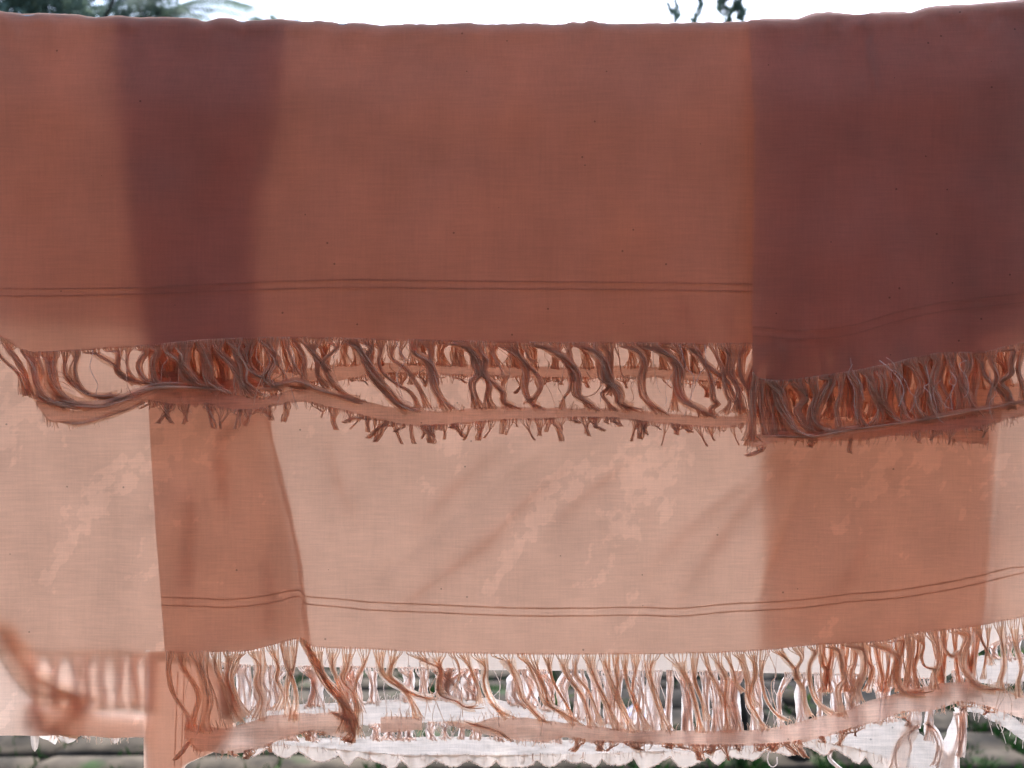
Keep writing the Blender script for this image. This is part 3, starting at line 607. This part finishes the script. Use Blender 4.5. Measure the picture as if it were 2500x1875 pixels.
# its turned-down corner, narrower and lower
def corner():
    lf = curve([(1480, 372), (1590, 357), (1640, 354), (1760, 351), (1900, 351)]); rt = curve([(1480, 430), (1600, 500), (1700, 560), (1780, 566), (1835, 520), (1870, 446), (1930, 436)])
    vs, fs = [], []; nu, nv = 24, 60
    for j in range(nv+1):
        y = lerp(1590, 1930, j/nv)
        for i in range(nu+1):
            x = lerp(lf(y), rt(y), i/nu); vs.append(P(x, y, E.depth(x, min(y, 1700))-.0008+.001*n1(x/25, y/200, 4)))
    for j in range(nv):
        for i in range(nu): a = j*(nu+1)+i; fs.append((a, a+1, a+nu+2, a+nu+1))
    o = build('turned_corner', vs, fs, M_front, left_towel)
    build('folded_layer', [v+Vector((.003, .0022, 0)) for v in vs], fs, M_front, o)
    for (xa, xb) in ((434, 424), (450, 440)):
        v2, f2 = [], []
        for j in range(31):
            y = lerp(1640, 1925, j/30); x = lerp(xa, xb, j/30)
            for q in (-1.4, 1.4): v2.append(P(x+q, y, E.depth(x, min(y, 1700))-.0014+.001*n1(x/25, y/200, 4)))
            if j: a = 2*j; f2.append((a-2, a-1, a+1, a))
        build('hem_stripe', v2, f2, M_stripe, o)
corner()

# G: rear flap of the wide towel, the one the daylight falls on --------------------------
botG = curve([(-200, 1575), (0, 1585), (120, 1592), (300, 1590), (480, 1612), (600, 1626), (900, 1630), (1200, 1636), (1700, 1640), (2100, 1648), (2300, 1655), (2380, 1600), (2450, 1560), (2640, 1530)])
G = Sheet(.0150, lambda x: crest(x)+1, const(-180), const(2640), botG, 8.8, own=.0009)
fG = G.mesh('rear_flap', M_pale, front_towel, 280, 170)
rG = random.Random(3)
bandG, gtop, gbot = ribbon(front_towel, G, [(600, 1735, 1780), (700, 1722, 1775), (820, 1716, 1772), (900, 1712, 1770), (1000, 1706, 1765), (1080, 1702, 1765), (1180, 1704, 1768), (1300, 1722, 1778), (1420, 1752, 1790), (1600, 1768, 1800)], M_band_pale, seed=21.)
def scallop(xs, depth_, seed):
    def f(x):
        k = abs(math.sin(x/26.+1.8*n1(x/70, seed)))
        return depth_*(.25+.9*k*(0.5+.7*abs(n1(x/90, seed+2)))+.12*n1(x/5, seed))
    return f
low = [(560, 1798, 1820), (640, 1796, 1818), (760, 1802, 1826), (900, 1800, 1838), (1000, 1800, 1846), (1100, 1798, 1844), (1200, 1800, 1846), (1320, 1806, 1844), (1450, 1806, 1842),
       (1600, 1806, 1836), (1700, 1806, 1838), (1800, 1804, 1830), (1900, 1792, 1818), (1980, 1782, 1812), (2060, 1770, 1822), (2120, 1762, 1838), (2200, 1758, 1868), (2260, 1800, 1885), (2330, 1840, 1890)]
bandG2, g2top, g2bot = ribbon(front_towel, G, low, M_band_pale, seed=23., nw=8, lift=.001)
sc = scallop(None, 38, 2.)
def frill(x0, x1, sub=3):                # the frayed lower edge, gathered in soft scallops
    vs, fs = [], []; n = int((x1-x0)/sub); nw = 4
    for i in range(n+1):
        x = lerp(x0, x1, i/n); a = g2bot(x)-2; b = a+3+sc(x)
        for j in range(nw+1):
            y = lerp(a, b, j/nw); vs.append(P(x, y, G.depth(x, 1800)+.001+.004*(j/nw)*n1(x/22, 3)))
    for i in range(n):
        for j in range(nw): a = i*(nw+1)+j; fs.append((a, a+1, a+nw+2, a+nw+1))
    o = build('frayed_edge', vs, fs, M_pale, bandG2)
    vs, fs = [], []                      # the rolled rim that catches the light
    tube(vs, fs, [P(lerp(x0, x1, i/n), g2bot(lerp(x0, x1, i/n))+1+sc(lerp(x0, x1, i/n)), G.depth(lerp(x0, x1, i/n), 1800)+.001+.004*n1(lerp(x0, x1, i/n)/22, 3)) for i in range(n+1)], .0006, 4)
    build('rolled_rim', vs, fs, M_thread_pale, bandG2)
frill(566, 2326)
def rnd_fringe(x0, x1, parent, S, edge, tgt, m, rn, step, t, skip=.1, dx=16):
    x = x0
    while x < x1:
        wv = rn.uniform(*step); c = x+wv/2; d = rn.uniform(-dx, dx)
        if rn.random() > skip:
            y1 = tgt(c); y0 = edge(c)
            tassel(parent, S, (x, x+wv*.9), [(c+d, lerp(y0, y1, .35)), (c+d*rn.uniform(.2, 1.4), lerp(y0, y1, .7)), (c+d*.5, y1+8)], rn.uniform(*t), m, rn, edge=edge, endfan=rn.uniform(6, 16), nmax=6, lift=rn.uniform(-.001, .001), rad=1.4)
        x += wv
rnd_fringe(540, 1500, fG, G, botG, gtop, M_thread_pale, rG, (24, 50), (14, 32), skip=.2)
rnd_fringe(1500, 2330, fG, G, botG, g2top, M_thread_pale, rG, (28, 54), (12, 30), skip=.24)
rnd_fringe(560, 2320, fG, G, botG, lambda x: gtop(x) if x < 1450 else g2top(x), M_thread_pale, rG, (16, 34), (8, 20), skip=.8, dx=26)
rnd_fringe(620, 1580, bandG, G, gbot, g2top, M_thread_pale, rG, (18, 40), (7, 20), skip=.25, dx=8)
# left end: open fringe and twisted band seen as soft shapes through the left towel
rnd_fringe(70, 360, fG, G, botG, const(1715), M_thread, rG, (34, 52), (12, 20), skip=.0, dx=8)
bandG3, g3t, g3b = ribbon(front_towel, G, [(70, 1716, 1760), (120, 1722, 1790), (180, 1712, 1796), (260, 1735, 1798), (370, 1745, 1800)], M_band, seed=31., lift=.001)
tassel(bandG3, G, (-30, 10), [(20, 1530), (45, 1590), (80, 1640), (130, 1680), (190, 1695), (222, 1690)], 62, M_loose, rG, endfan=8, nmax=4, name='twisted_end', rad=1.6)
tassel(bandG3, G, (60, 80), [(90, 1720), (110, 1770), (150, 1790)], 46, M_loose, rG, endfan=34, nmax=4, name='twisted_end', rad=1.6)
tassel(bandG3, G, (150, 190), [(215, 1710), (185, 1750), (160, 1788)], 44, M_loose, rG, endfan=26, nmax=4, name='twisted_end', rad=1.6)
def g_tip(x, wd, y1):
    vs, fs = [], []
    for j in range(9):
        v = j/8; hw = wd*.5*math.sqrt(max(0, 1-v**3))+.5
        for i in range(5): xx = x+(i/4*2-1)*hw; vs.append(P(xx, lerp(1780, y1, v), G.depth(xx, 1780)+.001+.0015*math.sin(i*1.57)))
    for j in range(8):
        for i in range(4): a = j*5+i; fs.append((a, a+1, a+6, a+5))
    build('fringe_tip', vs, fs, M_pale, bandG3)
for x, wd, y1 in ((85, 20, 1835), (165, 50, 1815), (280, 26, 1816), (210, 30, 1802)): g_tip(x, wd, y1)
# heavy drops at the right end of the lowest band
tassel(bandG2, G, (2236, 2262), [(2236, 1770), (2215, 1800), (2200, 1840), (2190, 1880)], 34, M_thread_pale, rG, endfan=22, nmax=3, rad=1.3, name='edge_cord')
tassel(bandG2, G, (2250, 2276), [(2262, 1765), (2286, 1790), (2296, 1830), (2280, 1870)], 16, M_thread_pale, rG, endfan=8, nmax=4, rad=1.2, name='edge_cord')
tassel(bandG2, G, (2320, 2345), [(2338, 1740), (2335, 1790), (2318, 1840), (2312, 1920)], 36, M_thread_pale, rG, endfan=22, nmax=4, rad=1.2, name='edge_cord')
tassel(bandG2, G, (2040, 2048), [(2032, 1830), (2026, 1850), (2040, 1868), (2066, 1890)], 8, M_thread_pale, rG, endfan=2, nmax=6, name='edge_cord')
loose_thread(bandG2, G, [(1876, 1838), (1874, 1858), (1884, 1872), (1896, 1866), (1897, 1848)], M_thread_pale, 1.5, name='thread_loop')
# right end of the rear towel beyond the striped one
bandG4, g4t, g4b = ribbon(front_towel, G, [(2360, 1608, 1650), (2400, 1600, 1668), (2460, 1605, 1670), (2520, 1600, 1660), (2620, 1580, 1640)], M_band_pale, seed=41.)
rnd_fringe(2390, 2600, fG, G, botG, g4t, M_thread_pale, rG, (20, 36), (6, 14), skip=.1, dx=10)
bandG5, g5t, g5b = ribbon(front_towel, G, [(2340, 1720, 1730), (2400, 1722, 1748), (2450, 1740, 1775), (2520, 1780, 1830), (2620, 1830, 1890)], M_band_pale, seed=43.)
for k in range(14):
    x = 480+k*rG.uniform(100, 140)
    if x < 2400: loose_thread(fG, G, [(x, botG(x)), (x+rG.uniform(-20, 20), 1680), (x+rG.uniform(-30, 30), 1720), (x+rG.uniform(-20, 20), 1770)], M_thread_pale, .9)

for S, f0, x0, x1, par, y1, cnt in ((D, botD, 420, 2500, fD, 1780, 46), (A, botA, 80, 1820, fA, 1000, 26), (I, botI, 400, 1900, fI, 930, 14)):
    for k in range(cnt):
        x = rG.uniform(x0, x1); y0_ = f0(x); p = [(x, y0_)]; n_ = rG.choice((3, 4, 5)); yy = y0_
        for q in range(n_): x += rG.uniform(-22, 22); yy += rG.uniform(.4, 1.4)*(y1-y0_)/n_; p.append((x, yy))
        loose_thread(par, S, p, M_thread_pale if rG.random() < .5 else M_thread, rG.uniform(.6, 1.1), lift=rG.uniform(-.003, .002))

# ------------------------------------------------------------------ ground
gv = []; gf = []; nx, ny = 60, 60
for j in range(ny+1):
    for i in range(nx+1):
        x = (i/nx*2-1); y = j/ny; X = x*abs(x)*300; Y = -6+y*y*400
        gv.append((X, Y, (.02*n1(X*.7, Y*.7)-.02) if Y < 12 else -.02))
for j in range(ny):
    for i in range(nx): a = j*(nx+1)+i; gf.append((a, a+1, a+nx+2, a+nx+1))
tag(build('ground', gv, gf, M_soil), kind='structure')
paving = bpy.data.objects.new('paving', None); C.collection.objects.link(paving); tag(paving, kind='structure')
rP = random.Random(17)
def slab(x0, x1, y0, y1, z, name='stone'):
    # uneven quadrilateral stone with a worn, rounded top
    vs = []; c = [(x0, y0), (x1, y0), (x1, y1), (x0, y1)]; pts = []
    for k in range(4):
        (ax, ay), (bx, by) = c[k], c[(k+1) % 4]
        nseg = 4 if k % 2 == 0 else 2
        for q in range(nseg): t = q/nseg; pts.append((lerp(ax, bx, t), lerp(ay, by, t)))
    cx, cy = (x0+x1)/2, (y0+y1)/2; pts = [(x+rP.uniform(-.02, .02), y+rP.uniform(-.012, .012)) for x, y in pts]; m = len(pts)
    tl = (rP.uniform(-.012, .012), rP.uniform(-.015, .015))
    for x, y in pts: vs.append((x, y, z-.07))
    for x, y in pts: vs.append((x, y, z-.010+(x-cx)*tl[0]+(y-cy)*tl[1]))
    for x, y in pts: vs.append((lerp(x, cx, .06), lerp(y, cy, .10), z+(x-cx)*tl[0]+(y-cy)*tl[1]+rP.uniform(-.004, .004)))
    vs.append((cx, cy, z+.003)); fs = []
    for k in range(m):
        k2 = (k+1) % m; fs += [(k, k2, m+k2, m+k), (m+k, m+k2, 2*m+k2, 2*m+k), (2*m+k, 2*m+k2, 3*m)]
    return build(name, vs, fs, M_stone, paving)
y = .6; joints = []
while y < 5.6:
    h = rP.uniform(.13, .30); x = -3.2-rP.random()*.4
    if y < 2.2: h = rP.uniform(.3, .4)
    sk = rP.uniform(-.03, .03)
    while x < 3.2:
        wd = rP.uniform(.35, 1.1)*(1.5 if y < 2.2 else 1)
        if abs(x+wd/2) < y*.75+.5:
            slab(x+.008, x+wd-.008, y+.008+sk*x, y+h-.012+sk*(x+wd), rP.uniform(0, .012))
            joints.append((x, x+wd, y+sk*x, h))
        x += wd
    y += h
# grass growing in the joints
gvs, gfs = [], []
rg = random.Random(4)
for (a, b, yy, h) in joints:
    if yy < 2.2: continue
    dens = n1(a*.9+5, yy*1.4)
    cnt = int(40+190*max(0, dens+.12)+ (150 if a > .7 else 0))
    for _ in range(cnt):
        t = rg.random(); x = lerp(a, b, t); yv = yy+rg.gauss(0, .022)
        if n1(x*3.1, yv*2.5, 2) < -.12: continue
        if rg.random() < .25: x = a+rg.gauss(0, .02); yv = yy+rg.random()*h
        hh = rg.uniform(.015, .05); an = rg.random()*3.14; dx, dy = math.cos(an)*.006, math.sin(an)*.006
        lx, ly = rg.uniform(-.02, .02), rg.uniform(-.02, .02); k = len(gvs)
        gvs += [(x-dx, yv-dy, -.01), (x+dx, yv+dy, -.01), (x+lx+dx*.6, yv+ly+dy*.6, hh*.6), (x+lx*1.8, yv+ly*1.8, hh)]
        gfs += [(k, k+1, k+2), (k, k+2, k+3)]
tag(build('grass', gvs, gfs, M_grass, None, False), 'short green grass and moss growing in the joints between the paving stones', 'grass', kind='stuff')

# dark slender stump and cobbles behind the fringe
vs, fs = [], []
tube(vs, fs, [Vector((.96+.02*math.sin(k), 3.3, -.02+k*.075)) for k in range(7)], .036, 10, .026)
st = build('stump', vs, fs, M_bark); tag(st, 'dark slender tree stump rising from the paving behind the fringe', 'stump')
def rock(x, y, r, z=.03):
    vs, fs = [], []; nu, nv = 9, 6; sd = rP.random()*50
    for j in range(nv+1):
        th = math.pi*j/nv
        for i in range(nu):
            ph = 2*math.pi*i/nu; d = Vector((math.sin(th)*math.cos(ph), math.sin(th)*math.sin(ph), math.cos(th)*.7))
            d *= r*(1+.35*n1(d.x*1.6+sd, d.y*1.6, d.z*1.6)); vs.append(d+Vector((x, y, z)))
    for j in range(nv):
        for i in range(nu): a = j*nu+i; b = j*nu+(i+1) % nu; fs.append((a, b, b+nu, a+nu))
    return build('rock', vs, fs, M_stone)
RL = ['largest mottled grey rock right of the dark stump', 'rounded grey rock leaning on the far side of the largest one', 'small grey rock just right of the dark stump',
      'flat grey rock in front of the mottled pile', 'angular grey rock at the right end of the pile', 'small round rock at the top of the pile', 'small pale rock between the pile and the stump']
for k, (x, y, r, z) in enumerate([(1.22, 3.35, .075, .05), (1.33, 3.5, .07, .06), (1.08, 3.4, .05, .04), (1.18, 3.2, .05, .03), (1.40, 3.35, .06, .05), (1.25, 3.45, .05, .15), (1.12, 3.52, .045, .04)]):
    tag(rock(x, y, r, z), RL[k]+' seen through the fringe', 'rock', 'rocks piled beside the stump')
# weeds with long pale green blades
def weed(x, y, seed, label, hgt, nb):
    rn = random.Random(seed); t = empty('weed', (x, y, 0)); tag(t, label, 'weed', 'weeds between the stones')
    for k in range(nb):
        an = rn.uniform(0, 6.28); ln_ = hgt*rn.uniform(.7, 1.1); vs, fs = [], []
        for j in range(8):
            v = j/7; rr = ln_*.55*v*v; px_, py_ = x+math.cos(an)*rr, y+math.sin(an)*rr; z = ln_*(v-.35*v*v*v); hw = .013*math.sin(math.pi*min(1, v*.9+.08))
            nx_, ny_ = -math.sin(an)*hw, math.cos(an)*hw
            vs += [(px_-nx_, py_-ny_, z+.004), (px_, py_, z), (px_+nx_, py_+ny_, z+.004)]
            if j: a = 3*j; fs += [(a-3, a-2, a+1, a), (a-2, a-1, a+2, a+1)]
        build('leaf', vs, fs, M_blade, t)
weed(1.36, 3.6, 2, 'yellow green weed blades standing beside the grey rocks', .24, 7)
weed(2.33, 3.8, 5, 'curved bright green weed blades near the right edge', .42, 6)
weed(.22, 3.6, 9, 'small leafy green weed behind the middle of the lower fringe', .17, 12)
# lilac wrapper
vs, fs = [], []
for j in range(9):
    for i in range(13):
        u, v = i/12, j/8; x = .51+u*.20+.012*n1(u*9, v*7, 1); yv = 3.45+v*.10; z = .02+.085*math.sin(math.pi*u)**.6*(.4+.6*math.sin(math.pi*v))+.03*n1(u*7, v*6, 9)
        vs.append((x, yv, max(.006, z)))
for j in range(8):
    for i in range(12): a = j*13+i; fs.append((a, a+1, a+14, a+13))
tag(build('wrapper', vs, fs, M_lilac), 'crumpled white and lilac wrapper lying on the stones behind the fringe', 'wrapper')

# ------------------------------------------------------------------ trees
def leafcloud(vs, fs, c, rad, n, size, rn, droop=0):
    for _ in range(n):
        while True:
            d = Vector((rn.uniform(-1, 1), rn.uniform(-1, 1), rn.uniform(-1, 1)))
            if d.length < 1: break
        p = Vector(c)+Vector((d.x*rad[0], d.y*rad[1], d.z*rad[2])); s = size*rn.uniform(.6, 1.3)
        a = Vector((rn.uniform(-1, 1), rn.uniform(-1, 1), rn.uniform(-1, .4)-droop)).normalized(); b = a.cross(Vector((rn.uniform(-1, 1), rn.uniform(-1, 1), rn.uniform(-1, 1)))).normalized()
        k = len(vs); n_ = a.cross(b)*s*.12
        vs += [p-a*s, p-a*s*.1+b*s*.38+n_, p+a*s, p-a*s*.1-b*s*.38+n_]; fs += [(k, k+1, k+2), (k, k+2, k+3)]
def tree(name, label, base, top, limbs, clouds, leaf, rn, r0=.12, mleaf=None, droop=0):
    t = empty(name, base); tag(t, label, 'tree', 'trees beyond the washing')
    vs, fs = [], []; b = Vector(base); tp = Vector(top)
    tube(vs, fs, [b.lerp(tp, k/8)+Vector((.08*n1(k*.6, base[0]), .08*n1(k*.6, 9), 0)) for k in range(9)], r0, 10, r0*.5)
    tr = build('trunk', vs, fs, M_bark, t)
    for (s, e) in limbs:
        v2, f2 = [], []; s = Vector(s); e = Vector(e); tube(v2, f2, [s.lerp(e, k/8)+Vector((.1*n1(k*.7, e.x), .1*n1(k*.7, e.y), .12*n1(k*.5, e.z))) for k in range(9)], r0*.4, 7, r0*.09)
        build('branch', v2, f2, M_bark, tr)
    v3, f3 = [], []
    for (c, rad, n) in clouds: leafcloud(v3, f3, c, rad, n, leaf, rn, droop)
    build('crown', v3, f3, mleaf or M_leaf_far, t, False)
    return t
rt = random.Random(9)
# overhead branches out of view, packed to keep direct sun off the washing
cl = []; 
for k in range(2300):
    c = (rt.uniform(-1.2, 1.5), rt.uniform(1.5, 2.1), rt.uniform(2.5, 4.6))
    if c[2] > 1.28+(c[1]-.81)*1.88: cl.append((c, (.17, .17, .10), 26))
for k in range(220):
    c = (rt.uniform(-2.4, 2.4), rt.uniform(1.6, 2.7), rt.uniform(3.35, 5.2))
    if c[2] > 1.85+(c[1]-.81)*1.88: cl.append((c, (.2, .2, .12), 26))
tree('shade_tree', 'leafy tree whose branches, out of view, overhang the washing line from the left to keep direct sun off', (-3.1, 2.6, 0), (-2.9, 2.6, 3.4),
     [((-2.9, 2.6, 2.9), (-.6, 2.3, 3.3)), ((-1.6, 2.5, 3.05), (1.9, 2.2, 3.5)), ((-2.9, 2.6, 3.3), (0, 2.3, 4.1)), ((-2.0, 2.5, 3.5), (-1.2, 1.9, 3.1))],
     cl, .04, rt, .13)
def wp(px, py, y): return tuple(P(px, py, y))
tree('broadleaf_tree', 'dark leafy tree showing above the towels at the top left', (-4.6, 8.0, 0), (-4.9, 8, 3.9),
     [((-4.9, 8, 3.6), wp(120, 0, 8)), ((-4.9, 8, 3.8), wp(300, -60, 8)), ((-4.9, 8, 3.3), wp(30, 40, 8))],
     [(wp(20, 20, 8), (.35, .5, .22), 600), (wp(110, -10, 8), (.4, .5, .3), 750), (wp(190, 20, 8), (.25, .4, .22), 260), (wp(60, -90, 8), (.8, .7, .4), 1500), (wp(60, 200, 8), (1.0, .7, .8), 2600)], .055, rt)
tree('slender_tree', 'narrow leafy tree beside the dark one at the top left', (-3.9, 9.0, 0), (-4.2, 9, 4.4),
     [((-4.2, 9, 4.2), wp(335, -40, 9)), ((-4.2, 9, 4.1), wp(300, 60, 9))],
     [(wp(315, 20, 9), (.28, .4, .35), 400), (wp(380, 10, 9), (.3, .3, .25), 240), (wp(330, -90, 9), (.5, .4, .4), 1000), (wp(330, 240, 9), (.6, .5, .8), 1300)], .05, rt)
def palm(x, y, top, label, seed, n=13, ln_=1.5):
    rn = random.Random(seed); t = empty('palm_tree', (x, y, 0)); tag(t, label, 'palm tree', 'trees beyond the washing')
    vs, fs = [], []; tube(vs, fs, [Vector((x+.05*math.sin(k*.5), y, top*k/10)) for k in range(11)], .12, 9, .08); build('trunk', vs, fs, M_bark, t)
    for k in range(n):
        an = k*2.4+rn.random(); el = rn.uniform(-.2, 1.1); vs, fs = [], []; pts = []
        for j in range(12):
            s = j/11*ln_; pts.append(Vector((x+math.cos(an)*s*math.cos(el*.6), y+math.sin(an)*s*math.cos(el*.6), top+math.sin(el)*s-.42*s*s/ln_)))
        tube(vs, fs, pts, .012, 4, .004)
        for j in range(1, 12):
            d = (pts[j]-pts[j-1]).normalized(); sd = d.cross(Vector((0, 0, 1))).normalized()
            for q in (-1, 1):
                for h in (0, .33, .66):
                    p = pts[j-1].lerp(pts[j], h); e = p+sd*q*.32*ln_*(1-.55*j/11)*.8+d*.16-Vector((0, 0, .10)); b = d*.014; kk = len(vs)
                    vs += [p-b, p+b, e]; fs.append((kk, kk+1, kk+2))
        build('frond', vs, fs, M_leaf_far, t, False)
palm(-4.25, 9.5, 6.12, 'palm tree with long blades poking out at the top left', 3)
p = P(680, 62, 16); palm(p.x, 16, p.z-.12, 'distant small palm top peeking over the towels left of centre', 6, 16, .55)
for i, (lab, xs) in enumerate((('tree with thin drooping leafy twigs above the right half, left of the thicker clump', (1650, 1715)), ('tree with a thicker drooping leaf clump above the right half', (1765, 1800)), ('tree with only a few stray leaves above the far right towel', (2195, 2170)))):
    yv = 7+i*.8; cl = []
    for xp in xs:
        for q in range(7 if i < 2 else 2):
            cl.append((wp(xp+rt.uniform(-14, 14), -130+q*28+ (0 if i < 2 else 40), yv), (.05, .08, .08), 16 if i == 0 else (46 if i == 1 else 5)))
    for q in range(10): cl.append((wp(xs[0]+rt.uniform(-260, 260), rt.uniform(-420, -180), yv), (.6, .5, .4), 260))
    b = P(2780+i*150, 900, yv); tp = P(2740+i*120, -420, yv)
    tree('drooping_tree', lab, (b.x, yv+.6, 0), (tp.x, yv+.3, tp.z), [((tp.x, yv+.3, tp.z-.6), wp(xs[0], -150, yv)), ((tp.x, yv+.3, tp.z-.4), wp(xs[1], -160, yv))], cl, .05, rt, .1, None, .9)

# ------------------------------------------------------------------ unseen building added behind the viewpoint to block the front skylight
def box(name, a, b, m, parent):
    (x0, y0, z0), (x1, y1, z1) = a, b
    v = [(x0, y0, z0), (x1, y0, z0), (x1, y1, z0), (x0, y1, z0), (x0, y0, z1), (x1, y0, z1), (x1, y1, z1), (x0, y1, z1)]
    return build(name, v, [(0, 3, 2, 1), (4, 5, 6, 7), (0, 1, 5, 4), (1, 2, 6, 5), (2, 3, 7, 6), (3, 0, 4, 7)], m, parent, False)
unseen_house = empty('unseen_house', (0, -2.2, 0)); tag(unseen_house, 'unseen plastered building with a deep veranda roof, added to keep skylight off the towel fronts', 'unseen_house')
box('unseen_wall', (-5, -2.4, 0), (5, -2.2, 3.2), M_unseen_plaster, unseen_house)
box('unseen_veranda_roof', (-5, -2.19, 2.75), (5, .06, 2.83), M_dark, unseen_house)
box('unseen_floor', (-5, -2.19, 0), (5, .1, .1), M_unseen_plaster, unseen_house)
box('unseen_side_wall', (-3.3, -2.19, .11), (-3.15, .0, 2.74), M_unseen_plaster, unseen_house)
box('unseen_side_wall', (3.15, -2.19, .11), (3.3, .0, 2.74), M_unseen_plaster, unseen_house)
for x in (-2.9, 2.9): box('unseen_pillar', (x-.1, -.3, .0), (x+.1, -.1, 2.74), M_unseen_plaster, unseen_house)
